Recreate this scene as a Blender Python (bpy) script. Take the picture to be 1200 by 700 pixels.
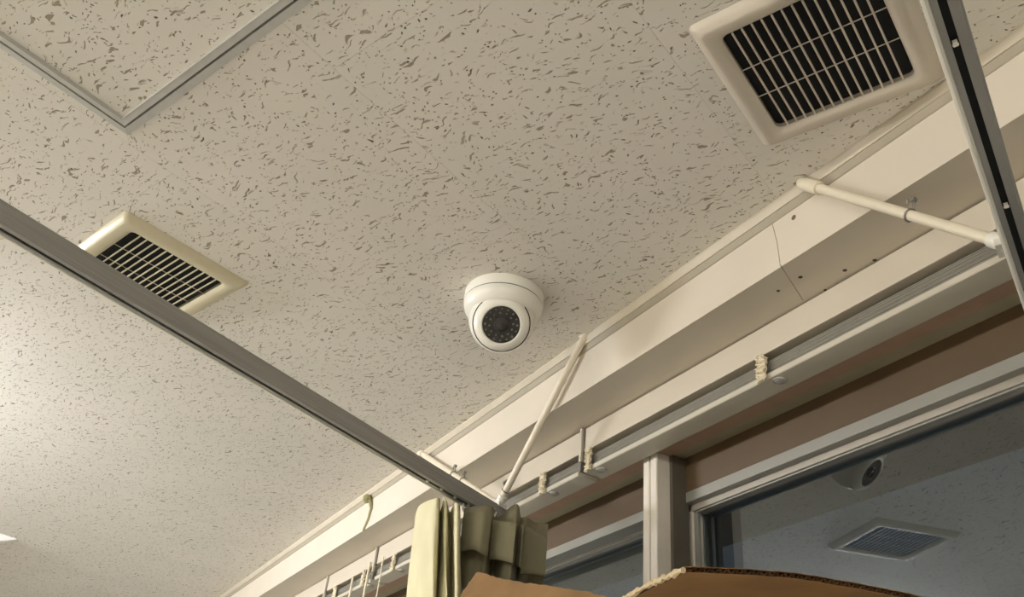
import bpy, bmesh, math, random
from mathutils import Vector, Matrix
random.seed(7)
for o in list(bpy.data.objects): bpy.data.objects.remove(o)
S = bpy.context.scene
COL = S.collection
pi = math.pi

# ------------------------------------------------------------------ camera
EYE = 1.70                      # lens height; wall runs along X, its room side faces -Y
CEIL = 2.55
F_PX = 1000.0
cam_d = bpy.data.cameras.new('camera')
cam = bpy.data.objects.new('camera', cam_d); COL.objects.link(cam)
cam_d.sensor_fit = 'HORIZONTAL'; cam_d.sensor_width = 36.0
cam_d.lens = 36.0 * F_PX / 1200.0
cam_d.clip_start = 0.02
_p, _r, _y = math.radians(34.2), math.radians(-6.23), math.radians(62.34)
_f = Vector((0, math.cos(_p), math.sin(_p))); _rt = Vector((1, 0, 0)); _dn = _f.cross(_rt)
_rt2 = math.cos(_r) * _rt + math.sin(_r) * _dn
_dn2 = -math.sin(_r) * _rt + math.cos(_r) * _dn
_Z = Matrix.Rotation(_y, 3, 'Z')
CR, CD, CF = _Z @ _rt2, _Z @ _dn2, _Z @ _f
m = Matrix.Identity(4)
for i in range(3):
    m[i][0] = CR[i]; m[i][1] = -CD[i]; m[i][2] = -CF[i]
m[2][3] = EYE
cam.matrix_world = m
S.camera = cam

# ------------------------------------------------------------------ world, exposure
W = bpy.data.worlds.new('night'); S.world = W; W.use_nodes = True
W.node_tree.nodes['Background'].inputs[0].default_value = (0.30, 0.38, 0.47, 1)
W.node_tree.nodes['Background'].inputs[1].default_value = 0.10
S.view_settings.view_transform = 'Standard'; S.view_settings.look = 'None'
S.view_settings.gamma = 1.0; S.view_settings.use_curve_mapping = False
S.view_settings.exposure = 0.0
TUBE_POWER = 128.0               # emission strength of every fluorescent tube

# ------------------------------------------------------------------ helpers
def V(x, y, z): return Vector((x, y, z + EYE))     # z measured from the lens height

def mesh_obj(name, verts, faces, mat=None, parent=None, smooth=False):
    me = bpy.data.meshes.new(name)
    me.from_pydata([tuple(v) for v in verts], [], faces)
    bm = bmesh.new(); bm.from_mesh(me)
    bmesh.ops.recalc_face_normals(bm, faces=bm.faces)
    bm.to_mesh(me); bm.free()
    if smooth:
        for p in me.polygons: p.use_smooth = True
    if mat: me.materials.append(mat)
    o = bpy.data.objects.new(name, me); COL.objects.link(o)
    if parent: o.parent = parent
    return o

class MB:
    def __init__(s): s.v = []; s.f = []
    def add(s, v, f):
        b = len(s.v); s.v += [Vector(a) for a in v]; s.f += [tuple(i + b for i in q) for q in f]; return s
    def box(s, a, b):
        x0, y0, z0 = a; x1, y1, z1 = b
        return s.add([(x0,y0,z0),(x1,y0,z0),(x1,y1,z0),(x0,y1,z0),(x0,y0,z1),(x1,y0,z1),(x1,y1,z1),(x0,y1,z1)],
                     [(0,3,2,1),(4,5,6,7),(0,1,5,4),(1,2,6,5),(2,3,7,6),(3,0,4,7)])
    def rbox(s, a, b, r=0.002):
        # chamfered box
        bm = bmesh.new(); bmesh.ops.create_cube(bm, size=1)
        for v in bm.verts:
            v.co = Vector([(a[i] + b[i]) / 2 + v.co[i] * (b[i] - a[i]) for i in range(3)])
        bmesh.ops.bevel(bm, geom=list(bm.edges), offset=r, segments=2, affect='EDGES', profile=0.5)
        bm.verts.index_update()
        s.add([v.co.copy() for v in bm.verts], [[v.index for v in f.verts] for f in bm.faces]); bm.free(); return s
    def obox(s, c, ax, ay, az):
        # oriented box: centre and three half vectors
        c, ax, ay, az = map(Vector, (c, ax, ay, az))
        vs = [c + i * ax + j * ay + k * az for k in (-1, 1) for j in (-1, 1) for i in (-1, 1)]
        return s.add(vs, [(0,1,3,2),(4,5,7,6),(0,1,5,4),(1,3,7,5),(3,2,6,7),(2,0,4,6)])
    def prism(s, poly, x0, x1):
        # (y,z) outline extruded along X
        n = len(poly)
        vs = [(x0, y, z) for y, z in poly] + [(x1, y, z) for y, z in poly]
        return s.add(vs, [tuple(range(n)), tuple(range(2*n-1, n-1, -1))] + [(i, (i+1) % n, n + (i+1) % n, n + i) for i in range(n)])
    def sweep(s, poly, o, ex, ez, d, l0, l1):
        # outline in (ex,ez) swept along d from l0 to l1
        o, ex, ez, d = map(Vector, (o, ex, ez, d)); n = len(poly)
        vs = [o + a * ex + b * ez + d * l for l in (l0, l1) for a, b in poly]
        return s.add(vs, [tuple(range(n)), tuple(range(2*n-1, n-1, -1))] + [(i, (i+1) % n, n + (i+1) % n, n + i) for i in range(n)])
    def tube(s, pts, r, seg=12, cap=True):
        pts = [Vector(p) for p in pts]; rs = r if isinstance(r, (list, tuple)) else [r] * len(pts)
        b = len(s.v); up = Vector((0, 0, 1)); prev = None
        for i, p in enumerate(pts):
            t = (pts[min(i+1, len(pts)-1)] - pts[max(i-1, 0)]).normalized()
            if prev is None:
                a = t.orthogonal().normalized()
            else:
                a = (prev - t * prev.dot(t)).normalized()
            prev = a; c = t.cross(a)
            for k in range(seg):
                q = 2 * pi * k / seg
                s.v.append(p + rs[i] * (math.cos(q) * a + math.sin(q) * c))
        for i in range(len(pts) - 1):
            for k in range(seg):
                k2 = (k + 1) % seg
                s.f.append((b+i*seg+k, b+i*seg+k2, b+(i+1)*seg+k2, b+(i+1)*seg+k))
        if cap:
            s.f.append(tuple(b + k for k in range(seg))[::-1]); e = b + (len(pts)-1)*seg
            s.f.append(tuple(e + k for k in range(seg)))
        return s
    def lathe(s, prof, o, axis, seg=48):
        # prof: (radius, distance along axis)
        o, axis = Vector(o), Vector(axis).normalized(); a = axis.orthogonal().normalized(); c = axis.cross(a)
        b = len(s.v)
        for r, h in prof:
            for k in range(seg):
                q = 2 * pi * k / seg
                s.v.append(o + axis * h + max(r, 1e-5) * (math.cos(q) * a + math.sin(q) * c))
        for i in range(len(prof) - 1):
            for k in range(seg):
                k2 = (k + 1) % seg
                s.f.append((b+i*seg+k, b+i*seg+k2, b+(i+1)*seg+k2, b+(i+1)*seg+k))
        return s
    def build(s, name, mat=None, parent=None, smooth=False):
        return mesh_obj(name, s.v, s.f, mat, parent, smooth)

def auto_smooth(o, ang=35):
    me = o.data
    for p in me.polygons: p.use_smooth = True
    bm = bmesh.new(); bm.from_mesh(me)
    for e in bm.edges:
        e.smooth = len(e.link_faces) == 2 and e.calc_face_angle(0) < math.radians(ang)
    bm.to_mesh(me); bm.free()
    return o

def empty(name, loc=(0, 0, 0)):
    o = bpy.data.objects.new(name, None); COL.objects.link(o); o.location = loc; o.empty_display_size = 0.05
    return o
def adopt(child, parent):
    child.parent = parent; child.matrix_parent_inverse = Matrix.Translation(-Vector(parent.location))
    return child
def tag(o, label, cat, group=None):
    o['label'] = label; o['category'] = cat
    if group: o['group'] = group
    return o
def struct(o, label=None, cat=None):
    o['kind'] = 'structure'
    if label: o['label'] = label
    if cat: o['category'] = cat
    return o

# ------------------------------------------------------------------ materials
def srgb(r, g, b):
    f = lambda c: (c / 255 / 12.92) if c <= 10 else ((c / 255 + 0.055) / 1.055) ** 2.4
    return (f(r), f(g), f(b), 1)

def mat(name, col, rough=0.6, metal=0.0, noise=0.0, nscale=30, bump=0.0, bscale=200, spec=0.5):
    M = bpy.data.materials.new(name); M.use_nodes = True
    N = M.node_tree.nodes; L = M.node_tree.links; B = N['Principled BSDF']
    B.inputs['Base Color'].default_value = col; B.inputs['Roughness'].default_value = rough
    B.inputs['Metallic'].default_value = metal; B.inputs['Specular IOR Level'].default_value = spec
    if noise or bump:
        tc = N.new('ShaderNodeTexCoord')
    if noise:
        n = N.new('ShaderNodeTexNoise'); n.inputs['Scale'].default_value = nscale; n.inputs['Detail'].default_value = 5
        L.new(tc.outputs['Object'], n.inputs['Vector'])
        r = N.new('ShaderNodeValToRGB')
        lo = tuple(c * (1 - noise) for c in col[:3]) + (1,); hi = tuple(min(1, c * (1 + noise)) for c in col[:3]) + (1,)
        r.color_ramp.elements[0].position = 0.3; r.color_ramp.elements[1].position = 0.7
        r.color_ramp.elements[0].color = lo; r.color_ramp.elements[1].color = hi
        L.new(n.outputs[0], r.inputs[0]); L.new(r.outputs[0], B.inputs['Base Color'])
    if bump:
        n2 = N.new('ShaderNodeTexNoise'); n2.inputs['Scale'].default_value = bscale; n2.inputs['Detail'].default_value = 3
        L.new(tc.outputs['Object'], n2.inputs['Vector'])
        bp = N.new('ShaderNodeBump'); bp.inputs['Strength'].default_value = bump; bp.inputs['Distance'].default_value = 0.002
        L.new(n2.outputs[0], bp.inputs['Height']); L.new(bp.outputs[0], B.inputs['Normal'])
    return M

def ceiling_board_material():
    M = bpy.data.materials.new('acoustic_board'); M.use_nodes = True
    N = M.node_tree.nodes; L = M.node_tree.links; B = N['Principled BSDF']
    B.inputs['Roughness'].default_value = 0.9; B.inputs['Specular IOR Level'].default_value = 0.2
    tc = N.new('ShaderNodeTexCoord'); oi = N.new('ShaderNodeObjectInfo')
    mul = N.new('ShaderNodeVectorMath'); mul.operation = 'MULTIPLY_ADD'
    mul.inputs[1].default_value = (1, 1, 0); L.new(tc.outputs['Object'], mul.inputs[0])
    off = N.new('ShaderNodeVectorMath'); off.operation = 'SCALE'; off.inputs[0].default_value = (37.0, 53.0, 0); L.new(oi.outputs['Random'], off.inputs['Scale'])
    L.new(off.outputs[0], mul.inputs[2])
    P = mul.outputs[0]
    # wandering of the fissures
    w = N.new('ShaderNodeTexNoise'); w.inputs['Scale'].default_value = 22; w.inputs['Detail'].default_value = 2; L.new(P, w.inputs['Vector'])
    ws = N.new('ShaderNodeVectorMath'); ws.operation = 'MULTIPLY_ADD'; ws.inputs[1].default_value = (0.045, 0.045, 0); L.new(w.outputs['Color'], ws.inputs[0]); L.new(P, ws.inputs[2])
    def fissure(rot, sx, sy, lo, hi, detail):
        mp = N.new('ShaderNodeMapping'); mp.inputs['Rotation'].default_value = (0, 0, rot); mp.inputs['Scale'].default_value = (sx, sy, 1)
        L.new(ws.outputs[0], mp.inputs['Vector'])
        n = N.new('ShaderNodeTexNoise'); n.inputs['Scale'].default_value = 1; n.inputs['Detail'].default_value = detail; n.inputs['Roughness'].default_value = 0.55
        L.new(mp.outputs[0], n.inputs['Vector'])
        mr = N.new('ShaderNodeMapRange'); mr.inputs[1].default_value = lo; mr.inputs[2].default_value = hi; mr.clamp = True
        L.new(n.outputs[0], mr.inputs[0]); return mr.outputs[0]
    f1 = fissure(-0.6, 34, 135, 0.640, 0.675, 2)
    f2 = fissure(0.5, 55, 190, 0.640, 0.675, 2)
    vo = N.new('ShaderNodeTexVoronoi'); vo.inputs['Scale'].default_value = 150; L.new(ws.outputs[0], vo.inputs['Vector'])
    # pinholes: only some of the cells carry one
    sep = N.new('ShaderNodeSeparateColor'); L.new(vo.outputs['Color'], sep.inputs[0])
    has = N.new('ShaderNodeMath'); has.operation = 'GREATER_THAN'; has.inputs[1].default_value = 0.5; L.new(sep.outputs[0], has.inputs[0])
    rad = N.new('ShaderNodeMapRange'); rad.inputs[1].default_value = 0.13; rad.inputs[2].default_value = 0.23; rad.inputs[3].default_value = 1; rad.inputs[4].default_value = 0
    L.new(vo.outputs['Distance'], rad.inputs[0])
    pin = N.new('ShaderNodeMath'); pin.operation = 'MULTIPLY'; L.new(has.outputs[0], pin.inputs[0]); L.new(rad.outputs[0], pin.inputs[1])
    mx = N.new('ShaderNodeMath'); mx.operation = 'MAXIMUM'; L.new(f1, mx.inputs[0]); L.new(f2, mx.inputs[1])
    # board paint with soft stains
    st = N.new('ShaderNodeTexNoise'); st.inputs['Scale'].default_value = 5; st.inputs['Detail'].default_value = 4; L.new(P, st.inputs['Vector'])
    base = N.new('ShaderNodeValToRGB'); base.color_ramp.elements[0].position = 0.35; base.color_ramp.elements[1].position = 0.65
    base.color_ramp.elements[0].color = srgb(221, 217, 206); base.color_ramp.elements[1].color = srgb(226, 220, 210)
    L.new(st.outputs[0], base.inputs[0])
    m1 = N.new('ShaderNodeMix'); m1.data_type = 'RGBA'; m1.inputs['B'].default_value = srgb(158, 148, 130)
    L.new(mx.outputs[0], m1.inputs['Factor']); L.new(base.outputs[0], m1.inputs['A'])
    m2 = N.new('ShaderNodeMix'); m2.data_type = 'RGBA'; m2.inputs['B'].default_value = srgb(104, 96, 82)
    L.new(pin.outputs[0], m2.inputs['Factor']); L.new(m1.outputs['Result'], m2.inputs['A'])
    L.new(m2.outputs['Result'], B.inputs['Base Color'])
    hsum = N.new('ShaderNodeMath'); hsum.operation = 'MAXIMUM'; L.new(mx.outputs[0], hsum.inputs[0]); L.new(pin.outputs[0], hsum.inputs[1])
    bp = N.new('ShaderNodeBump'); bp.invert = True; bp.inputs['Strength'].default_value = 0.5; bp.inputs['Distance'].default_value = 0.002
    L.new(hsum.outputs[0], bp.inputs['Height']); L.new(bp.outputs[0], B.inputs['Normal'])
    return M

def glass_material():
    M = bpy.data.materials.new('window_glass'); M.use_nodes = True
    N = M.node_tree.nodes; L = M.node_tree.links; N.remove(N['Principled BSDF'])
    out = N['Material Output']
    fr = N.new('ShaderNodeFresnel'); fr.inputs['IOR'].default_value = 2.5
    tr = N.new('ShaderNodeBsdfTransparent'); tr.inputs[0].default_value = (0.80, 0.84, 0.86, 1)
    gl = N.new('ShaderNodeBsdfGlossy'); gl.inputs['Roughness'].default_value = 0.012; gl.inputs['Color'].default_value = (0.90, 0.97, 1.0, 1)
    mx = N.new('ShaderNodeMixShader'); L.new(fr.outputs[0], mx.inputs[0]); L.new(tr.outputs[0], mx.inputs[1]); L.new(gl.outputs[0], mx.inputs[2])
    L.new(mx.outputs[0], out.inputs['Surface'])
    return M

def emit(name, col, strength):
    M = bpy.data.materials.new(name); M.use_nodes = True
    N = M.node_tree.nodes; L = M.node_tree.links; N.remove(N['Principled BSDF'])
    e = N.new('ShaderNodeEmission'); e.inputs[0].default_value = col; e.inputs[1].default_value = strength
    L.new(e.outputs[0], N['Material Output'].inputs['Surface']); return M

def brushed(name, col, rough, d):
    # fine draw lines along direction d
    M = mat(name, col, rough, 0.0)
    N = M.node_tree.nodes; L = M.node_tree.links; B = N['Principled BSDF']
    tc = N.new('ShaderNodeTexCoord'); mp = N.new('ShaderNodeMapping'); mp.inputs['Scale'].default_value = d
    n = N.new('ShaderNodeTexNoise'); n.inputs['Scale'].default_value = 1; n.inputs['Detail'].default_value = 4
    L.new(tc.outputs['Object'], mp.inputs[0]); L.new(mp.outputs[0], n.inputs['Vector'])
    r = N.new('ShaderNodeValToRGB'); r.color_ramp.elements[0].position = 0.3; r.color_ramp.elements[1].position = 0.7
    r.color_ramp.elements[0].color = tuple(c * 0.86 for c in col[:3]) + (1,); r.color_ramp.elements[1].color = tuple(min(1, c * 1.12) for c in col[:3]) + (1,)
    L.new(n.outputs[0], r.inputs[0]); L.new(r.outputs[0], B.inputs['Base Color'])
    return M

BOARD = ceiling_board_material()
GLASS = glass_material()
BEAM = mat('cream_wall_paint', srgb(212, 202, 185), 0.55, noise=0.04, nscale=6, bump=0.08, bscale=90)
COVE = mat('cove_vinyl', srgb(200, 190, 170), 0.45, noise=0.05, nscale=15)
COVE_DK = mat('cove_shade', srgb(164, 155, 136), 0.6)  # darker fillet tone, shade of an undercut put into the colour
WALLP = mat('wall_paint', srgb(228, 224, 215), 0.7, noise=0.03, nscale=4)
FLOORM = mat('floor_vinyl', srgb(224, 220, 211), 0.5, noise=0.08, nscale=9)
ALU = mat('hatch_aluminium', srgb(190, 188, 182), 0.42, 0.2, noise=0.05, nscale=60)
VENT_R = mat('vent_resin_grey', srgb(200, 190, 174), 0.4, noise=0.02, nscale=20)
VENT_L = mat('vent_resin_yellowed', srgb(198, 189, 160), 0.4, noise=0.03, nscale=20)
VOID = mat('vent_duct_black', (0.004, 0.004, 0.004, 1), 0.9)
CAMW = mat('camera_white_plastic', srgb(236, 233, 222), 0.28)
CAMDK = mat('camera_seam', srgb(60, 56, 48), 0.6)
LENSG = mat('camera_face_glass', (0.012, 0.011, 0.010, 1), 0.12)
LENSC = mat('camera_lens', (0.03, 0.028, 0.026, 1), 0.05)
LEDM = mat('infrared_led', srgb(112, 104, 92), 0.2)
RAILM = brushed('rail_aluminium', srgb(148, 146, 141), 0.42, (6, 6, 300))
RAILSLOT = mat('rail_slot', (0.012, 0.013, 0.012, 1), 0.6)
RODM = mat('rod_white_enamel', srgb(226, 216, 194), 0.35, noise=0.03, nscale=25)
RODM2 = mat('bracket_white', srgb(232, 228, 216), 0.35)
STEEL = mat('clip_steel', srgb(150, 146, 138), 0.35, 0.6)
HEADR = mat('blind_headrail', srgb(204, 194, 176), 0.4, noise=0.02, nscale=12)
SLAT = mat('blind_slats', srgb(150, 146, 134), 0.4, noise=0.05, nscale=80)
BOTR = mat('blind_bottom_rail', srgb(196, 189, 172), 0.4)
CORD = mat('blind_cord', srgb(226, 214, 186), 0.7, noise=0.12, nscale=300)
CLIP = mat('clear_button', srgb(176, 173, 164), 0.08)
OLIVE = mat('lintel_plank', srgb(160, 152, 128), 0.6, noise=0.06, nscale=20)
REDW = mat('lintel_strip', srgb(168, 140, 118), 0.6, noise=0.08, nscale=20)
BROWN = mat('head_board_wood', srgb(88, 70, 47), 0.5, noise=0.10, nscale=5)  # brown wood, darkened to carry the shade of the window recess
FRAME = mat('sash_aluminium', srgb(152, 151, 142), 0.38, 0.25)
FRAME2 = mat('sash_rail_aluminium', srgb(176, 168, 156), 0.38, 0.2)
POST = mat('post_paint', srgb(226, 218, 204), 0.4, noise=0.05, nscale=25)
POSTD = mat('post_shadow_gasket', srgb(90, 84, 72), 0.6)
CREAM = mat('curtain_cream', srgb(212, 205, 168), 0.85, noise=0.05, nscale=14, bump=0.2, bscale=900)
CREAM_SHADE = mat('curtain_cream_shade', srgb(136, 130, 104), 0.85, noise=0.05, nscale=14, bump=0.2, bscale=900)  # same cloth as the cream leaf, with its shade painted into the colour
CARD = mat('cardboard', srgb(132, 100, 60), 0.85, noise=0.22, nscale=11, bump=0.25, bscale=70)
CARDE = mat('cardboard_edge', srgb(200, 180, 145), 0.9, noise=0.1, nscale=80)
CARDF = mat('cardboard_flute', srgb(120, 88, 56), 0.9)
HOLE = mat('plugged_hole', srgb(112, 100, 70), 0.8)
HOLE_DK = mat('screw_hole_dark', srgb(70, 62, 48), 0.8)
CRACK = mat('paint_crack', srgb(158, 146, 124), 0.8)
GREEN = mat('olive_wire', srgb(140, 134, 92), 0.6)
LAMPW = mat('lamp_white', srgb(238, 236, 230), 0.4)
TUBE_FILL = emit('fluorescent_tube_fill', (1.0, 0.955, 0.87, 1), TUBE_POWER)  # tube of the unseen lamps added for fill
TUBE_C = emit('fluorescent_tube_cool', (0.94, 0.955, 1.0, 1), TUBE_POWER * 2.4)
TUBE_OFF = mat('fluorescent_tube_off', srgb(225, 225, 222), 0.25)
CABM = mat('cabinet_grey', srgb(150, 150, 148), 0.45)

# ------------------------------------------------------------------ room shell
X0, X1, Y0 = -7.0, 3.0, -4.2
YW = 1.20
H = CEIL - EYE                 # ceiling above the lens = 0.85
struct(MB().box((X0, Y0, -0.05), (X1, YW, 0.0)).build('floor', FLOORM), 'grey vinyl floor of the room', 'floor')
struct(MB().box((X0 - 0.1, Y0, 0), (X0, YW, CEIL)).build('wall_far', WALLP), 'plain far end wall', 'wall')
struct(MB().box((X1, Y0, 0), (X1 + 0.1, YW, CEIL)).build('wall_near', WALLP), 'plain near end wall', 'wall')
struct(MB().box((X0, Y0 - 0.1, 0), (X1, Y0, CEIL)).build('wall_back', WALLP), 'plain wall opposite the windows', 'wall')

# ceiling: backing slab and single acoustic boards laid along the hatch direction
TH = math.radians(110.9)
cv = Vector((math.cos(TH), math.sin(TH), 0)); cu = Vector((math.sin(TH), -math.cos(TH), 0))
ceil = struct(MB().box((X0, Y0, CEIL + 0.012), (X1, YW, CEIL + 0.1)).build('ceiling', WALLP), 'cream acoustic board ceiling with fissures and pinholes', 'ceiling')
BU, BV = 0.370, 0.740          # board pitch along u, v
U_J, V_J = -0.704, 0.400       # one joint of each direction seen in the photo
hu1, hv1 = -1.054, 0.311       # hatch corner
HS = 0.52
h_u0, h_u1, h_v0, h_v1 = hu1, hu1 + HS, hv1 - HS, hv1
WLINE = 0.752                  # ceiling meets the cove strip here

def clip_poly(poly, inside, inter):
    out = []
    for i, p in enumerate(poly):
        q = poly[(i + 1) % len(poly)]
        a, b = inside(p), inside(q)
        if a: out.append(p)
        if a != b: out.append(inter(p, q))
    return out
def clip_half(poly, n, d):
    # keep n.p <= d
    f = lambda p: n[0] * p[0] + n[1] * p[1] - d
    def inter(p, q):
        t = f(p) / (f(p) - f(q)); return (p[0] + (q[0] - p[0]) * t, p[1] + (q[1] - p[1]) * t)
    return clip_poly(poly, lambda p: f(p) <= 0, inter)
def uv2xy(u, v): p = cu * u + cv * v; return (p.x, p.y)
def add_board(poly, dz):
    if len(poly) < 3: return
    cx = sum(p[0] for p in poly) / len(poly); cy = sum(p[1] for p in poly) / len(poly)
    R = Matrix.Rotation(-TH + pi / 2, 2)
    n = len(poly)
    vs = []
    for z in (0.0, 0.0125):
        for p in poly:
            q = R @ Vector((p[0] - cx, p[1] - cy)); vs.append((q.x, q.y, z))
    fs = [tuple(range(n)), tuple(range(2*n-1, n-1, -1))] + [(i, (i+1) % n, n+(i+1) % n, n+i) for i in range(n)]
    o = mesh_obj('ceiling_board', vs, fs, BOARD, ceil)
    o.location = (cx, cy, CEIL + dz); o.rotation_euler = (0, 0, TH - pi / 2)
nb = 0
for iu in range(-22, 16):
    for iv in range(-9, 6):
        ua, va = U_J + iu * BU, V_J + iv * BV + (BV * 0.5 if iu % 2 else 0)
        g = 0.00013
        rects = [(ua + g, ua + BU - g, va + g, va + BV - g)]
        # cut out the hatch opening
        new = []
        for a, b, c, d in rects:
            if b <= h_u0 or a >= h_u1 or d <= h_v0 or c >= h_v1: new.append((a, b, c, d)); continue
            if a < h_u0: new.append((a, h_u0, c, d))
            if b > h_u1: new.append((h_u1, b, c, d))
            a2, b2 = max(a, h_u0), min(b, h_u1)
            if c < h_v0: new.append((a2, b2, c, h_v0))
            if d > h_v1: new.append((a2, b2, h_v1, d))
        for a, b, c, d in new:
            poly = [uv2xy(a, c), uv2xy(b, c), uv2xy(b, d), uv2xy(a, d)]
            for nrm, dd in (((0, 1), WLINE + 0.004), ((0, -1), -Y0), ((1, 0), X1), ((-1, 0), -X0)):
                poly = clip_half(poly, nrm, dd)
                if len(poly) < 3: break
            if len(poly) >= 3:
                cxx = sum(p[0] for p in poly) / len(poly); cyy = sum(p[1] for p in poly) / len(poly)
                add_board(poly, 0.0); nb += 1

# window wall: beam, lintel, boards
wall = struct(MB().box(tuple(V(X0, 0.765, 0.743)), (X1, YW, CEIL + 0.012)).build('wall_right', BEAM), 'cream painted beam running above the windows', 'wall')
MB().box(tuple(V(X0, 0.900, 0.661)), tuple(V(X1, YW, 0.7432))).build('lintel', OLIVE, wall)
MB().box(tuple(V(X0, 0.8995, 0.6575)), tuple(V(X1, 0.936, 0.6615))).build('lintel_strip', REDW, wall)
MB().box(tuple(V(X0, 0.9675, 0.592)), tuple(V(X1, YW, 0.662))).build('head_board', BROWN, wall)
MB().box((X0, 0.90, 0), (X1, YW, 0.95)).build('lower_wall', WALLP, wall)
# cove strip between ceiling and beam: two fillets
t = struct(MB().prism([(WLINE, CEIL), (WLINE, CEIL - 0.004), (WLINE + 0.006, CEIL - 0.013), (0.766, CEIL - 0.013), (0.766, CEIL)], X0, X1).build('trim_1', COVE), 'narrow moulded strip where ceiling meets beam', 'trim')

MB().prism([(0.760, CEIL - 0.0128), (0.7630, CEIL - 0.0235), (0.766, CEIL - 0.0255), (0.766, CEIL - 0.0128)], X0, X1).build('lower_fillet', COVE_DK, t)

# marks on the beam: filled holes, crack line
def disc(c, nrm, r, mt, name):
    o = MB().lathe([(0, 0.0012), (r * 0.6, 0.0011), (r, 0.0), (r * 0.9, -0.002)], c, nrm, 14).build(name, mt, wall, True); return o
def ray(px, py): return CR * ((px - 600) / F_PX) + CD * ((py - 350) / F_PX) + CF
def on_y(px, py, y): d = ray(px, py); d = d * (y / d.y); return V(d.x, d.y, d.z)
def on_z(px, py, z): d = ray(px, py); d = d * (z / d.z); return V(d.x, d.y, d.z)
disc(on_y(930, 255, 0.765), (0, -1, 0), 0.0042, HOLE, 'plugged_hole')
disc(on_y(915, 238, 0.7595), (0, -1, 0), 0.0042, HOLE, 'plugged_hole')
for px, py, r in ((938, 325, .0032), (912, 341, .0026), (990, 317, .0032), (967, 340, .0024), (1025, 305, .003)):
    disc(on_z(px, py, 0.743), (0, 0, -1), r, HOLE_DK, 'screw_hole')
a, b = on_y(905, 262, .7648), on_y(914, 309, .7648)
MB().tube([a, a.lerp(b, .5) + Vector((0.002, 0, 0)), b], 0.0005, 6).build('paint_crack', CRACK, wall)
a, b = on_z(914, 310, .7429), on_z(941, 352, .7429)
MB().tube([a, b], 0.0006, 6).build('paint_crack', CRACK, wall)

# ------------------------------------------------------------------ windows
def zz(z): return z + EYE
SILL = 0.95
def window(name, xa, xb, dy, label):
    w = struct(empty(name, ((xa + xb) / 2, 0.98, SILL)), label, 'window')
    def P(nm, mb, mt, smooth=False): return adopt(mb.build(nm, mt, None, smooth), w)
    # outer frame
    P('frame_head', MB().rbox((xa, 0.9655, zz(0.5755)), (xb, 1.05, zz(0.5945)), 0.001), FRAME)
    P('frame_jamb', MB().rbox((xa, 0.9655, SILL), (xa + 0.012, 1.05, zz(0.5755)), 0.001), FRAME)
    P('frame_jamb', MB().rbox((xb - 0.012, 0.9655, SILL), (xb, 1.05, zz(0.5755)), 0.001), FRAME)
    P('frame_sill', MB().rbox((xa, 0.9655, SILL), (xb, 1.05, SILL + 0.02), 0.001), FRAME)
    y = 0.980 + dy; zt = 0.5785; zr = 0.5645 * (1 + dy); st = 0.034
    P('sash_rail', MB().rbox((xa + 0.012, y, zz(zr)), (xb - 0.012, y + 0.03, zz(zt + 0.004)), 0.0012), FRAME2)
    P('sash_rail', MB().rbox((xa + 0.012, y, SILL + 0.02), (xb - 0.012, y + 0.03, SILL + 0.075), 0.0012), FRAME2)
    P('sash_stile', MB().rbox((xa + 0.012, y, SILL + 0.02), (xa + 0.012 + st, y + 0.03, zz(zt)), 0.003), POST)  # pale post paint on this stile paints in its bright glint
    P('sash_stile', MB().rbox((xb - 0.012 - st, y, SILL + 0.02), (xb - 0.012, y + 0.03, zz(zt)), 0.003), FRAME2)
    gx0, gx1 = xa + 0.012 + st, xb - 0.012 - st
    P('glazing_bead', MB().rbox((gx0, y + 0.004, zz(zr - 0.0028)), (gx1, y + 0.012, zz(zr + 0.001)), 0.0008), FRAME)
    P('glazing_bead', MB().rbox((gx0, y + 0.004, SILL + 0.07), (gx0 + 0.009, y + 0.012, zz(zr)), 0.0008), FRAME)
    P('glass_pane', MB().add([(gx0 - .005, y + 0.024, SILL + 0.06), (gx1 + .005, y + 0.024, SILL + 0.06), (gx1 + .005, y + 0.024, zz(zr + .004)), (gx0 - .005, y + 0.024, zz(zr + .004))], [(0, 1, 2, 3)]), GLASS)
    return w
XP0, XP1 = -1.147, -1.103      # window post
window('window_1', -1.150, 0.62, 0.0, 'wide window right of the post, dark night glass reflecting the ceiling')
window('window_2', -2.90, XP0 - 0.040, 0.018, 'narrow strip of dark window between curtain and post')
window('window_3', -4.80, -2.99, 0.018, 'far window hidden behind the gathered curtain')
window('window_4', 0.70, 2.6, 0.0, 'near window beyond the right edge')
def post(nm, xa, xb, label):
    p = struct(empty(nm, ((xa + xb) / 2, 0.93, SILL)), label, 'post')
    wd = xb - xa
    adopt(MB().rbox((xa, 0.905, SILL), (xa + wd * 0.40, 0.97, zz(0.6580)), 0.003).build('post_strip', POST), p)
    adopt(MB().rbox((xa + wd * 0.46, 0.905, SILL), (xb - 0.006, 0.966, zz(0.6580)), 0.003).build('post_strip', POST), p)
    adopt(MB().box((xa + wd * 0.3, 0.915, SILL), (xb - 0.010, 0.968, zz(0.6580))).build('post_core', POSTD), p)
    adopt(MB().rbox((xb - 0.007, 0.935, SILL), (xb + 0.001, 0.972, zz(0.6580)), 0.001).build('gasket', POSTD), p)
    adopt(MB().rbox((xa - 0.012, 0.962, SILL), (xb - 0.012, 1.06, zz(0.6))).build('post_back', FRAME), p)
    return p
post('trim_2', XP0, XP1, 'pale grooved post between the two windows')
post('trim_3', 0.63, 0.70, 'pale post right of the wide window')
post('trim_4', -2.985, -2.905, 'pale post behind the curtain')

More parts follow.
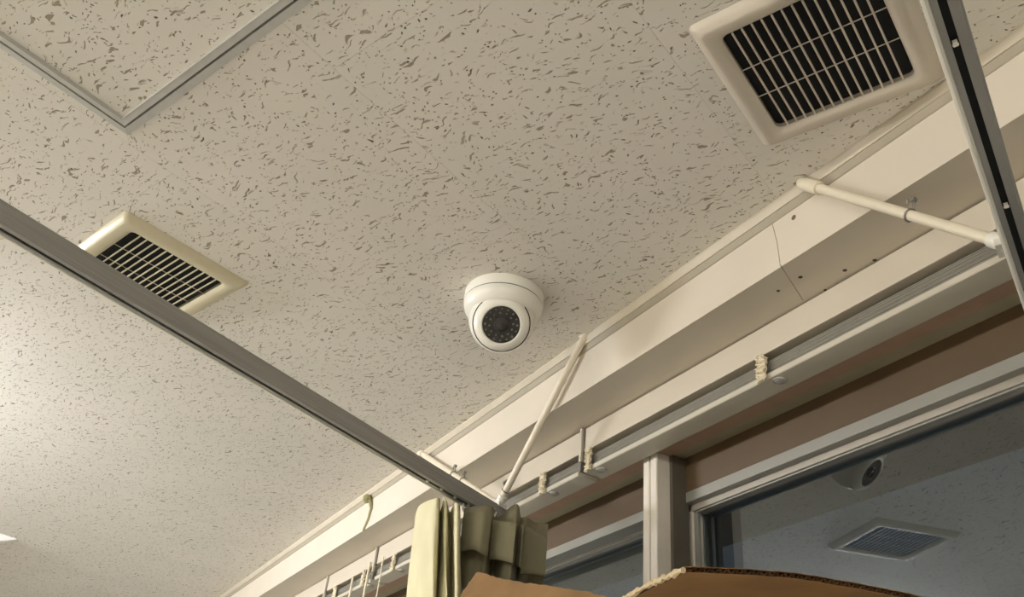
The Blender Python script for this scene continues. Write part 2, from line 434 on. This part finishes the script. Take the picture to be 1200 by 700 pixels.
# ------------------------------------------------------------------ access hatch
hatch = empty('access_hatch', tuple(cu * (h_u0 + HS / 2) + cv * (h_v0 + HS / 2) + Vector((0, 0, CEIL))))
tag(hatch, 'square ceiling access hatch with double aluminium frame', 'hatch')
hatch.rotation_euler = (0, 0, TH - pi / 2)
hs = HS / 2
def hatch_bar(nm, w0, w1, prof):
    # prof: list of (inset from outer edge, z)
    for k in range(4):
        R = Matrix.Rotation(k * pi / 2, 3, 'Z')
        mb = MB(); n = len(prof)
        vs = []
        for side in (-1, 1):
            for a, z in prof:
                vs.append(R @ Vector((side * (hs - a), hs - a, z)))
        mb.add(vs, [tuple(range(n)), tuple(range(2*n-1, n-1, -1))] + [(i, (i+1) % n, n+(i+1) % n, n+i) for i in range(n)])
        mb.build(nm, ALU, hatch)
hatch_bar('outer_frame', 0, 0, [(-0.002, 0.0), (-0.002, -0.0025), (0.009, -0.0035), (0.0100, 0.010), (0.0, 0.010)])
hatch_bar('inner_frame', 0, 0, [(0.0115, 0.010), (0.0118, -0.0030), (0.0205, -0.0030), (0.0215, -0.0045), (0.0225, -0.0045), (0.0230, 0.008)])
p = mesh_obj('hatch_panel', *(lambda q: (q.v, q.f))(MB().box((-hs + .0228, -hs + .0228, 0.0015), (hs - .0228, hs - .0228, 0.010))), BOARD, hatch)
MB().box((-hs + .0095, -hs + .0095, 0.0105), (hs - .0095, hs - .0095, 0.0118)).build('hatch_backing', VOID, hatch)

# ------------------------------------------------------------------ vents
def vent(ang, u, v, size, gsz, mt, label, rot90):
    th = math.radians(ang)
    vv = Vector((math.cos(th), math.sin(th), 0)); uu = Vector((math.sin(th), -math.cos(th), 0))
    c = uu * u + vv * v
    t = empty('ceiling_vent', (c.x, c.y, CEIL)); t.rotation_euler = (0, 0, th - pi / 2 + (pi / 2 if rot90 else 0))
    tag(t, label, 'vent', 'extractor vents in the ceiling')
    s, g = size / 2, gsz / 2
    # frame: loops of rounded squares, from the ceiling down over the face into the opening
    def loop(h, r, z):
        pts = []
        for k in range(4):
            cx = (h - r) * (1 if k in (0, 3) else -1); cy = (h - r) * (1 if k in (0, 1) else -1)
            for j in range(6):
                q = k * pi / 2 + j * pi / 2 / 5
                pts.append((cx + r * math.cos(q), cy + r * math.sin(q), z))
        return pts
    loops = [loop(s, .008, -0.0002), loop(s - .0005, .008, -0.0025), loop(s - .009, .008, -0.0125), loop(s - .012, .008, -0.0138), loop(g + .009, .010, -0.0128), loop(g + .006, .010, -0.0120), loop(g + .001, .009, -0.0085), loop(g, .008, -0.0075), loop(g, .008, -0.001)]
    mb = MB(); n = 24
    for l in loops: mb.v += [Vector(p) for p in l]
    for i in range(len(loops) - 1):
        for k in range(n): mb.f.append((i*n+k, i*n+(k+1) % n, (i+1)*n+(k+1) % n, (i+1)*n+k))
    auto_smooth(mb.build('frame', mt, t), 40)
    MB().add(loop(g + .004, .008, -0.0008), [tuple(range(24))]).build('duct', VOID, t)
    nbar = 13; pitch = gsz / 14.4
    bar = None
    for i in range(nbar):
        x = (i - 6) * pitch
        if bar is None:
            bar = MB().rbox((-.0012, -g, -0.0095), (.0012, g, -0.0070), 0.0005).build('grille_bar', mt, t); o = bar
        else:
            o = bar.copy(); COL.objects.link(o); o.parent = t
        o.location = (x, 0, 0)
    for y in (-gsz * .155, gsz * .13):
        MB().rbox((-g, y - .0005, -0.0082), (g, y + .0005, -0.0068), 0.0002).build('cross_bar', mt, t)
    return t
vent(112.5, -0.166, 0.718, 0.230, 0.172, VENT_R, 'square greyish vent grille close to the window beam', False)
vent(108.4, -1.362, 0.478, 0.246, 0.180, VENT_L, 'yellowed square vent grille partly hidden by the curtain rail', True)

# ------------------------------------------------------------------ security camera
DC = Vector((-1.109, 0.566, CEIL))
sc = tag(empty('security_camera', tuple(DC)), 'white dome security camera mounted on the ceiling', 'camera')
def SP(nm, mb, mt): return adopt(auto_smooth(mb.build(nm, mt), 30), sc)
dn = (0, 0, -1)
SP('mounting_base', MB().lathe([(.0005, 0), (.069, 0), (.0700, .002), (.0702, .017), (.0690, .0195), (.0670, .0195)], DC, dn, 64), CAMW)
SP('seam', MB().lathe([(.067, .017), (.0682, .018), (.0682, .0225), (.066, .0225)], DC, dn, 64), CAMDK)
SP('housing', MB().lathe([(.066, .0210), (.0690, .0212), (.0695, .0235), (.0688, .029), (.0670, .035), (.0635, .041), (.0590, .0455), (.0550, .047), (.050, .045)], DC, dn, 64), CAMW)
EC = DC + Vector((0, 0, -0.052))
tc_ = (Vector((0, 0, EYE)) - EC).normalized()
LA = (tc_ + Vector((0, 0, -0.24))).normalized()
def sph(r, a0, a1, n): return [(r * math.sin(a0 + (a1 - a0) * i / n), r * math.cos(a0 + (a1 - a0) * i / n)) for i in range(n + 1)]
SP('shell', MB().lathe(sph(.0570, math.radians(60.5), math.radians(150), 20), EC, LA, 64), CAMW)
SP('shell_lip', MB().lathe([(.0496, .0282), (.0492, .0278), (.0474, .0262), (.0470, .0200)], EC, LA, 64), CAMDK)
ey = SP('eyeball', MB().lathe([(.0478, .0200), (.0478, .0290), (.0470, .0325), (.0450, .0365), (.0415, .0400), (.0370, .0422), (.0335, .0428), (.0325, .0422), (.0318, .0395)], EC, LA, 64), CAMW)
fa = SP('lens_face', MB().lathe([(.0320, .0398), (.0130, .0402)], EC, LA, 48), LENSG)
SP('lens', MB().lathe([(.0132, .0400), (.0128, .0422), (.0105, .0428), (.0098, .0402), (.0, .0412)], EC, LA, 32), LENSC)
a_ = LA.orthogonal().normalized(); b_ = LA.cross(a_)
led = None
for ring, (rr, cnt) in enumerate(((.0272, 16), (.0200, 12))):
    for k in range(cnt):
        q = 2 * pi * (k + .5 * ring) / cnt
        c = EC + LA * .0399 + rr * (math.cos(q) * a_ + math.sin(q) * b_)
        if led is None:
            mb = MB().lathe([(.0, .0018), (.0012, .0014), (.0019, .0), (.0019, -.001)], (0, 0, 0), LA, 10); led = mb.build('infrared_led', LEDM, None, True); o = led
        else:
            o = led.copy(); COL.objects.link(o)
        o.location = c; adopt(o, sc)

# ------------------------------------------------------------------ curtain rails with brace rods
RD = Vector((-0.4165, 0.9091, 0)).normalized(); RN = Vector((RD.y, -RD.x, 0))
RZ0, RZ1 = EYE + 0.560, EYE + 0.587
def rod(parent, a, b, r, hooks=(), flange=True, sag=0.0):
    a, b = Vector(a), Vector(b)
    d = (b - a).normalized()
    br = adopt(auto_smooth(MB().tube([a, b], r, 16).build('brace_rod', RODM)), parent)
    if flange:
        mb = MB().tube([a - d * 0.012, a - d * .002, a + d * 0.030, a + d * .031], [r * 1.3, r * 1.55, r * 1.45, r * 1.0], 16)
        mb.lathe([(0, -.004), (.009, -.004), (.009, .002), (r * 1.2, .004)], a - d * .012, (0, -1, -.3), 16)
        adopt(auto_smooth(mb.build('wall_bracket', RODM)), parent)
    mb = MB().tube([b - d * .018, b - d * .016, b + d * .006, b + d * .008], [r * 1.0, r * 1.35, r * 1.35, r * .9], 14)
    mb.obox(b + Vector((0, 0, -.005)), RN * .008, RD * .012, Vector((0, 0, .004)))
    adopt(auto_smooth(mb.build('rail_clamp', RODM2)), parent)
    for tt in hooks:
        c = a.lerp(b, tt); s = d.orthogonal().normalized(); e = d.cross(s)
        mb = MB().tube([c + (r + .0012) * (math.cos(q) * s + math.sin(q) * e) for q in [2*pi*k/14 for k in range(15)]], .0013, 6)
        up = Vector((0, 0, 1)); up = (up - d * up.dot(d)).normalized(); sd = d.cross(up)
        mb.tube([c + up * r, c + up * (r + .008) - d * .004, c + up * (r + .014) - d * .010, c + up * (r + .010) - d * .016, c + up * (r + .004) - d * .013], .0014, 6)
        mb.lathe([(0, -.003), (.0035, -.003), (.0035, .003), (0, .003)], c + up * (r + .012) - d * .008, sd, 10)
        adopt(auto_smooth(mb.build('rod_clip', STEEL)), parent)
    return br
def rail(n0, s0, s1, label, slotx):
    base = RN * n0 + RD * ((s0 + s1) / 2)
    t = tag(empty('curtain_rail', (base.x, base.y, RZ0)), label, 'curtain rail', 'ceiling curtain rails')
    o = RN * n0 + Vector((0, 0, RZ0)); w = .0118; hgt = RZ1 - RZ0; sl = .0030; th = .0018
    # C-shaped extrusion open below
    prof = [(-w, 0.002), (-w + .0015, 0), (-sl, 0), (-sl, th), (-w + th, th), (-w + th, hgt - th), (w - th, hgt - th), (w - th, th), (sl, th), (sl, 0), (w - .0015, 0), (w, 0.002), (w, hgt), (-w, hgt)]
    mb = MB(); n = len(prof); vs = []
    for l in (s0, s1):
        for a, b in prof: vs.append(o + RN * a + Vector((0, 0, b)) + RD * l)
    mb.add(vs, [(i, (i+1) % n, n + (i+1) % n, n + i) for i in range(n)])
    adopt(mb.build('rail_body', RAILM), t)
    # beads along the lower lips
    for sgn in (-1, 1):
        adopt(auto_smooth(MB().tube([o + RN * (sgn * (w - .0010)) + RD * l + Vector((0, 0, .0008)) for l in (s0, s1)], .0028 if sgn < 0 else .0015, 8).build('rail_lip', RODM2 if sgn < 0 else RAILM)), t)
    adopt(MB().sweep([(-w + th, th + .004), (w - th, th + .004), (w - th, th + .006), (-w + th, th + .006)], o, RN, (0, 0, 1), RD, s0, s1).build('rail_channel', RAILSLOT), t)
    adopt(MB().sweep([(-w - .0008, -.001), (w + .0008, -.001), (w + .0008, hgt + .001), (-w - .0008, hgt + .001)], o, RN, (0, 0, 1), RD, s1 - .001, s1 + .004).build('end_cap', RAILM), t)
    # runners in the slot
    for s in slotx:
        c = o + RD * s
        mb = MB().obox(c + Vector((0, 0, .0005)), RN * .0018, RD * .0025, Vector((0, 0, .0015)))
        mb.lathe([(0, .0024), (.0013, .002), (.0016, 0), (.0013, -.002), (0, -.0024)], c + Vector((0, 0, -.0012)), RN, 10)
        adopt(mb.build('runner', RODM2), t)
    return t
r1 = rail(-0.9535, -3.6, 1.36, 'grey curtain rail crossing the left half below the yellowed vent', (1.05, 1.09, 1.13, 1.17, 1.21, 1.25, 1.29))
r2 = rail(-0.0010, -3.6, 0.97, 'grey curtain rail with dark slot at the right edge', (0.52, 0.735))
def on_rail(n0, s, z): p = RN * n0 + RD * s; return Vector((p.x, p.y, z))
e1 = on_z(584, 592, 0.592)
rod(r1, on_y(692, 381, WLINE + .002), e1 + Vector((.004, 0, .002)), .0068, (0.93,))
rod(r1, on_y(492, 530, WLINE + .002), e1 + Vector((-.004, 0, .002)), .0068, (0.50, 0.62))
rod(r2, on_y(945, 216, WLINE + .002), on_z(1176, 285, 0.590), .0066, (0.60,))

# ------------------------------------------------------------------ venetian blinds, pulled up
def blind(xa, xb, label, ladders, wand=None, cords=()):
    t = tag(empty('venetian_blind', ((xa + xb) / 2, 0.87, zz(0.743))), label, 'blind', 'venetian blinds above the windows')
    A = lambda o: adopt(o, t)
    A(MB().rbox((xa, 0.853, zz(0.6925)), (xb, 0.889, zz(0.7405)), 0.0012).build('headrail', HEADR))
    A(MB().box((xa + .01, 0.858, zz(0.7400)), (xb - .01, 0.886, zz(0.7435))).build('mounting_strip', POSTD))
    # stacked slats, each a thin curved strip
    mb = MB(); n = 11; zb, zt = 0.6580, 0.6790
    for i in range(n):
        z = zb + (zt - zb) * i / (n - 1); j = random.uniform(-.0004, .0004)
        mb.prism([(0.8575 + j, zz(z - .0006)), (0.870 + j, zz(z + .0007)), (0.8835 + j, zz(z - .0006)), (0.8835 + j, zz(z + .0007)), (0.870 + j, zz(z + .0020)), (0.8575 + j, zz(z + .0007))], xa + .004, xb - .004)
    o = A(mb.build('slat_stack', SLAT)); o['kind'] = 'stuff'
    pr = []
    for k in range(9):
        q = pi + k * pi / 8
        pr.append((0.8755 + 0.0225 * math.cos(q), zz(0.6500) + 0.0045 * math.sin(q)))
    A(auto_smooth(MB().prism([(0.8530, zz(0.6565)), (0.8530, zz(0.6500)), (0.8540, zz(0.6483)), (0.8560, zz(0.6478)), (0.8950, zz(0.6478)), (0.8980, zz(0.6500)), (0.898, zz(0.6565))], xa + .004, xb - .004).build('bottom_rail', BOTR), 20))
    for lx in ladders:
        # bunched ladder cord over the stack and its button under the bottom rail
        mb = MB(); rnd = random.Random(int(lx * 1000))
        for k in range(16):
            pts = []; x = lx + rnd.uniform(-.010, .010); z = zz(0.6905)
            for j in range(11):
                pts.append((x, 0.852 - rnd.uniform(0, .007), z)); z -= .0044; x = lx + rnd.uniform(-.011, .011)
            mb.tube(pts, .0013, 5)
        A(mb.build('ladder_cord', CORD))
        A(auto_smooth(MB().lathe([(0, .0035), (.008, .0032), (.0105, .0018), (.011, 0), (.0, 0)], (lx + .016, 0.868, zz(0.6479)), (0, 0, -1), 12).build('cord_button', CLIP)))
    for cx, z0, z1, r in cords:
        pts = [(cx + .0025 * math.sin(k * 1.9 + cx * 40), 0.8475, zz(z0 + (z1 - z0) * k / 14)) for k in range(15)]
        A(auto_smooth(MB().tube(pts, r, 7).build('lift_cord', CORD)))
    if wand:
        A(auto_smooth(MB().rbox((wand - .003, 0.8470, zz(0.672)), (wand + .003, 0.854, zz(0.7415)), 0.001).build('end_bracket', HEADR)))
        A(MB().box((wand + .003, 0.852, zz(0.690)), (wand + .009, 0.856, zz(0.7385))).build('bracket_gap', POSTD))
    return t
blind(-1.262, 0.61, 'raised blind with cream headrail over the wide window', (-1.240, -0.792, 0.10, 0.52), -1.2675)
blind(-2.262, -1.274, 'raised blind with cream headrail above the brace rods', (-1.40, -2.130), -2.2726, ((-2.205, .70, -.35, .0020),))
blind(-4.30, -2.284, 'raised blind with dangling cords at the lower left', (-2.335, -2.560, -3.2, -3.9), -2.66,
      ((-2.30, .705, -.30, .0035), (-2.417, .69, -.40, .0030), (-2.545, .672, -.2, .0028)))

# ------------------------------------------------------------------ olive wire on the beam
w0 = on_y(432, 583, 0.756); w1 = on_y(435, 596, 0.762); w2 = on_y(432, 608, 0.7635); w3 = on_y(426, 622, 0.7635)
wt = tag(empty('loose_wire', tuple(w0)), 'short olive wire dangling from the strip at the ceiling edge', 'wire')
adopt(auto_smooth(MB().tube([w0, w0.lerp(w1, .5) + Vector((.004, 0, 0)), w1, w2, w3], [.006, .005, .0045, .0042, .004], 8).build('wire', GREEN)), wt)
adopt(auto_smooth(MB().lathe([(0, .014), (.008, .012), (.012, .004), (.012, -.004), (.006, -.009), (0, -.01)], w0 + Vector((0, -.002, -.006)), (.5, -.6, .3), 12).build('wire_knot', GREEN)), wt)

# ------------------------------------------------------------------ gathered curtain at the rail end
cur = tag(empty('curtain', (-1.36, 0.66, 0.35)), 'gathered cream curtain hanging at the rail end, shade coloured into its right part', 'curtain')
def cr(pts, n):
    # Catmull-Rom through plan points
    P = [Vector(p) for p in pts]; out = []
    for i in range(len(P) - 1):
        p0, p1, p2, p3 = P[max(i-1, 0)], P[i], P[i+1], P[min(i+2, len(P)-1)]
        for k in range(n):
            t = k / n
            out.append(0.5 * ((2*p1) + (-p0+p2)*t + (2*p0-5*p1+4*p2-p3)*t*t + (-p0+3*p1-3*p2+p3)*t**3))
    out.append(P[-1]); return out
def cloth(name, plan, ztop, zbot, mt, rows=26, thick=.0012, sway=.004, seed=1):
    # plan: list of (x,y,ztop offset, hem offset); hangs from ztop to zbot
    q = cr([Vector((a[0], a[1], a[2])) for a in plan], 7)
    hq = cr([Vector((a[3], 0, 0)) for a in plan], 7)
    rnd = random.Random(seed); ph = rnd.uniform(0, 6)
    vs, fs = [], []; n = len(q)
    for r in range(rows + 1):
        t = r / rows
        for i, p in enumerate(q):
            za = ztop + p.z; zb = zbot + hq[i].x
            z = za + (zb - za) * t
            a = sway * min(1, (ztop - z) * 6 + .05)
            x = p.x + a * math.sin(i * .9 + (ztop - z) * 26 + ph); y = p.y + a * math.cos(i * .7 + (ztop - z) * 19 + ph)
            vs.append((x, y, z))
    for r in range(rows):
        for i in range(n - 1):
            fs.append((r*n+i, r*n+i+1, (r+1)*n+i+1, (r+1)*n+i))
    o = mesh_obj(name, vs, fs, mt, None, True)
    md = o.modifiers.new('thickness', 'SOLIDIFY'); md.thickness = thick; md.offset = 0
    return adopt(o, cur)
def px_plan(px, py, y):
    p = on_y(px, py, y); return (p.x, p.y)
def PL(lst): return [px_plan(px, py, y) + (dz, hz) for px, py, y, dz, hz in lst]
ZT = RZ0 - .003
# bright cream leaf turned towards the lamps
def leaf(name, cols, mt, zbot=0.45, rows=60, seed=1):
    # cols: (px at top, top py, px at py 700, y): the cloth flares from its top to the lower picture edge and goes on down
    tops = [on_y(a, b, y) for a, b, c, y in cols]
    for p in tops: p.z = min(p.z, ZT)
    lows = [on_y(c, 700, y) for a, b, c, y in cols]
    T = cr(tops, 6); L_ = cr(lows, 6); n = len(T); rnd = random.Random(seed); ph = rnd.uniform(0, 6)
    vs, fs = [], []
    for r in range(rows + 1):
        for i in range(n):
            z = T[i].z + (zbot - T[i].z) * (r / rows) ** 1.6
            k = (T[i].z - z) / (T[i].z - L_[i].z); k2 = min(k, 1 + .25 * (1 - math.exp(-(k - 1)))) if k > 1 else k
            p = T[i].lerp(L_[i], k2)
            a = .0022 * min(1, k)
            vs.append((p.x + a * math.sin(i * .5 + z * 34 + ph), p.y + a * math.cos(i * .6 + z * 27 + ph), z))
    for r in range(rows):
        for i in range(n - 1): fs.append((r*n+i, r*n+i+1, (r+1)*n+i+1, (r+1)*n+i))
    o = mesh_obj(name, vs, fs, mt, None, True)
    md = o.modifiers.new('thickness', 'SOLIDIFY'); md.thickness = .0014; md.offset = 0
    return adopt(o, cur)
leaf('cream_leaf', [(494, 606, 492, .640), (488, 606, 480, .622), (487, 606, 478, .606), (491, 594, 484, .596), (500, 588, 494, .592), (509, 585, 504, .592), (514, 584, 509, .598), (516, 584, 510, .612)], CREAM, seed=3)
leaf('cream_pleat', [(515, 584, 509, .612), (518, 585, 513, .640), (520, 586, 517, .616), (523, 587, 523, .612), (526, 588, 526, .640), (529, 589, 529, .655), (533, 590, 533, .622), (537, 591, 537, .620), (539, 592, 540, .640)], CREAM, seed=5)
# leaf behind, its shade put into the cloth colour
cloth('shade_leaf', PL([(540, 640, .668, 0, 0), (552, 640, .675, 0, 0), (566, 640, .690, 0, 0), (574, 640, .705, 0, 0), (580, 645, .735, 0, 0), (592, 645, .725, 0, 0), (602, 645, .728, 0, 0), (607, 645, .765, 0, 0), (613, 650, .772, 0, 0), (624, 650, .800, 0, 0), (640, 650, .822, 0, 0)]), ZT, 0.45, CREAM_SHADE, 50, sway=.002, seed=7)
# short header flaps in front of it
def hz(px, py, y): return on_y(px, py, y).z
def flap(lst, seed):
    # (px, y, top py, hem py)
    pl = []
    for px, y, tp, hp in lst:
        zt, zh = on_y(px, tp, y).z, on_y(px, hp, y).z
        p = on_y(px, (tp + hp) / 2, y)
        pl.append((p.x, p.y, min(zt, ZT) - ZT, zh - 2.0))
    return cloth('header_flap', pl, ZT, 2.0, CREAM_SHADE, 8, sway=.0006, seed=seed)
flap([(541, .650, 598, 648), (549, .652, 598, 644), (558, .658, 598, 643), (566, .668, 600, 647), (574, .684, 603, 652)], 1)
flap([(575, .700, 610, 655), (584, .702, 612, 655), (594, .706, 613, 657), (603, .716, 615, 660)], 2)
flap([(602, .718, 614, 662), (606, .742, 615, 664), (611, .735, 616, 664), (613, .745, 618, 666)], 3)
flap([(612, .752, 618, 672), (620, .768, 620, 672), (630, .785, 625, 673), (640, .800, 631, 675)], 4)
# small hooks between rail and cloth
for px, y in ((519, .615), (543, .655), (580, .71)):
    p = on_y(px, 590, y); p.z = RZ0 - .004
    mb = MB().tube([p + Vector((0, 0, .0035)), p + Vector((0, 0, -.006)), p + Vector((.005, 0, -.012)), p + Vector((.009, 0, -.006))], .0016, 6)
    adopt(auto_smooth(mb.build('curtain_hook', RODM2)), cur)

# ------------------------------------------------------------------ opened cardboard box on the cabinet
cb = tag(empty('cardboard_box', (-0.86, 0.74, 1.602)), 'opened brown cardboard box with raised flaps below the window', 'box')
def sheet(name, P, eu, ev, lu, lv, bend=0.0, thick=.0042):
    # corrugated board: two liners and fluting; flutes run along ev
    P, eu, ev = Vector(P), Vector(eu).normalized(), Vector(ev); ev = (ev - eu * ev.dot(eu)).normalized(); n = eu.cross(ev)
    rnd = random.Random(len(name) + int(lu * 1000))
    NU, NV = 44, 6
    j = [[rnd.uniform(-.0014, .0014) for _ in range(NU + 1)] for _ in range(2)]
    def pt(u, v, h, jj=0):
        b = bend * math.sin(pi * u / lu) + .004 * math.sin(u * 17) * (1 - v / lv)
        return P + eu * u + ev * (v + jj) + n * (h + b)
    flp = empty(name, tuple(P)); adopt(flp, cb)
    for h0, h1, mt_ in ((-thick/2 - .0004, -thick/2, CARD), (thick/2, thick/2 + .0004, CARD)):
        vs = []; fs = []
        for h in (h0, h1):
            for iv in range(NV + 1):
                for iu in range(NU + 1):
                    jj = j[0][iu] if iv == 0 else 0
                    vs.append(pt(lu * iu / NU, lv * iv / NV, h, jj))
        nn = (NU + 1) * (NV + 1)
        for L_ in (0, 1):
            for iv in range(NV):
                for iu in range(NU):
                    a = L_ * nn + iv * (NU + 1) + iu; fs.append((a, a + 1, a + NU + 2, a + NU + 1))
        edge = [iu for iu in range(NU + 1)] + [iv * (NU + 1) + NU for iv in range(1, NV + 1)] + [NV * (NU + 1) + iu for iu in range(NU - 1, -1, -1)] + [iv * (NU + 1) for iv in range(NV - 1, 0, -1)]
        for i in range(len(edge)):
            a, b = edge[i], edge[(i + 1) % len(edge)]; fs.append((a, b, b + nn, a + nn))
        o = mesh_obj('liner', vs, fs, mt_); adopt(o, cb); o.parent = flp; o.matrix_parent_inverse = Matrix.Translation(-P)
    vs = []; fs = []; m_ = int(lu / .0009)
    for iu in range(m_ + 1):
        u = lu * iu / m_; h = thick / 2 * .96 * math.sin(2 * pi * u / .0072)
        vs += [pt(u, .0004, h), pt(u, lv, h)]
    for iu in range(m_): fs.append((2*iu, 2*iu+1, 2*iu+3, 2*iu+2))
    o = mesh_obj('fluting', vs, fs, CARDF); o.parent = flp; o.matrix_parent_inverse = Matrix.Translation(-P)
    # pale torn liner lip along the short side
    pts = [pt(0, v, 0) - eu * .0012 + Vector((rnd.uniform(-.0016, .0016), rnd.uniform(-.001, .001), rnd.uniform(-.0016, .0016))) for v in [lv * k / 70 for k in range(71)]]
    o = MB().tube(pts, [rnd.uniform(.0014, .0030) for _ in pts], 6).build('torn_edge', CARDE); o.parent = flp; o.matrix_parent_inverse = Matrix.Translation(-P)
    return flp
P2 = on_y(802, 668, 0.44); H2 = on_y(1046, 698, 0.62); N2 = on_y(694, 698, 0.44)
sheet('front_flap', P2, H2 - P2, N2 - P2, 0.30, 0.36, .002)
P1 = on_y(560, 672, 0.64); R1 = on_y(692, 697, 0.66); S1 = on_y(540, 700, 0.62)
sheet('side_flap', P1, R1 - P1, S1 - P1, 0.42, 0.13, .002)
bx0, bx1, by0, by1, bz0, bz1 = -1.21, -0.46, 0.615, 0.865, 1.602, 1.90
for nm, a, b in (('box_wall', (bx0, by0, bz0), (bx1, by0 + .005, bz1)), ('box_wall', (bx0, by1 - .005, bz0), (bx1, by1, bz1)), ('box_wall', (bx0, by0 + .005, bz0), (bx0 + .005, by1 - .005, bz1)), ('box_wall', (bx1 - .005, by0 + .005, bz0), (bx1, by1 - .005, bz1)), ('box_base', (bx0 + .005, by0 + .005, bz0), (bx1 - .005, by1 - .005, bz0 + .005))):
    adopt(MB().box(a, b).build(nm, CARD), cb)

# cabinet that carries the box
cab = tag(empty('steel_cabinet', (-0.86, 0.72, 0)), 'grey steel cabinet under the opened cardboard box', 'cabinet')
adopt(MB().rbox((-1.225, 0.53, 0.0), (-0.42, 0.885, 1.60), .004).build('cabinet_body', CABM), cab)
for i, xa in enumerate((-1.215, -0.825)):
    d_ = adopt(MB().rbox((xa, 0.512, 0.05), (xa + .385, 0.53, 1.58), .003).build('cabinet_door', CABM), cab)
    hx = xa + (.35 if i == 0 else .02)
    h_ = MB().rbox((hx, 0.498, 0.8), (hx + .016, 0.513, 0.95), .003).build('handle', STEEL); h_.parent = d_

# ------------------------------------------------------------------ fluorescent lamps on the ceiling
def lamp(x, y, ln, label, ang, tube, gap=.075, k=1.0):
    d = Vector((math.cos(ang), math.sin(ang), 0)); s = Vector((d.y, -d.x, 0))
    t = tag(empty('ceiling_light', (x, y, CEIL)), label, 'ceiling light', 'fluorescent lamps on the ceiling')
    o = Vector((x, y, CEIL)); hl = ln / 2
    body = MB().sweep([(-.075, -.0002), (.075, -.0002), (.072, -.012 * k), (.022, -.085 * k), (-.022, -.085 * k), (-.072, -.012 * k)], o, s, (0, 0, 1), d, -hl, hl)
    adopt(body.build('lamp_body', LAMPW), t)
    for e in (-1, 1):
        c = o + d * (e * (hl - gap + .008)) + Vector((0, 0, -.085 * k - .021))
        adopt(MB().obox(c, s * .016, d * .008, Vector((0, 0, .024))).build('lamp_socket', LAMPW), t)
    adopt(auto_smooth(MB().tube([o + d * (-hl + gap) + Vector((0, 0, -.085 * k - .031)), o + d * (hl - gap) + Vector((0, 0, -.085 * k - .031))], .0165, 14).build('lamp_tube', tube)), t)
    return t
TU = TH - pi / 2
lamp(-2.39, -0.99, 1.25, 'fluorescent lamp just beyond the left edge', TU, TUBE_C)
lamp(-4.09, -0.325, 1.25, 'unlit fluorescent lamp whose end shows at the left edge', TU, TUBE_OFF, .16, .3)
lamp(-0.75, -1.75, 1.25, 'added unseen fluorescent lamp behind the viewer, for fill light', TU, TUBE_FILL)  # this and the following lamps are unseen, added to light the room
lamp(1.30, -1.00, 1.25, 'added unseen fluorescent lamp beyond the right edge, lighting the room', TU, TUBE_FILL)
lamp(-3.6, -2.9, 1.25, 'added unseen fluorescent lamp deeper in the room, for fill light', TU, TUBE_FILL)
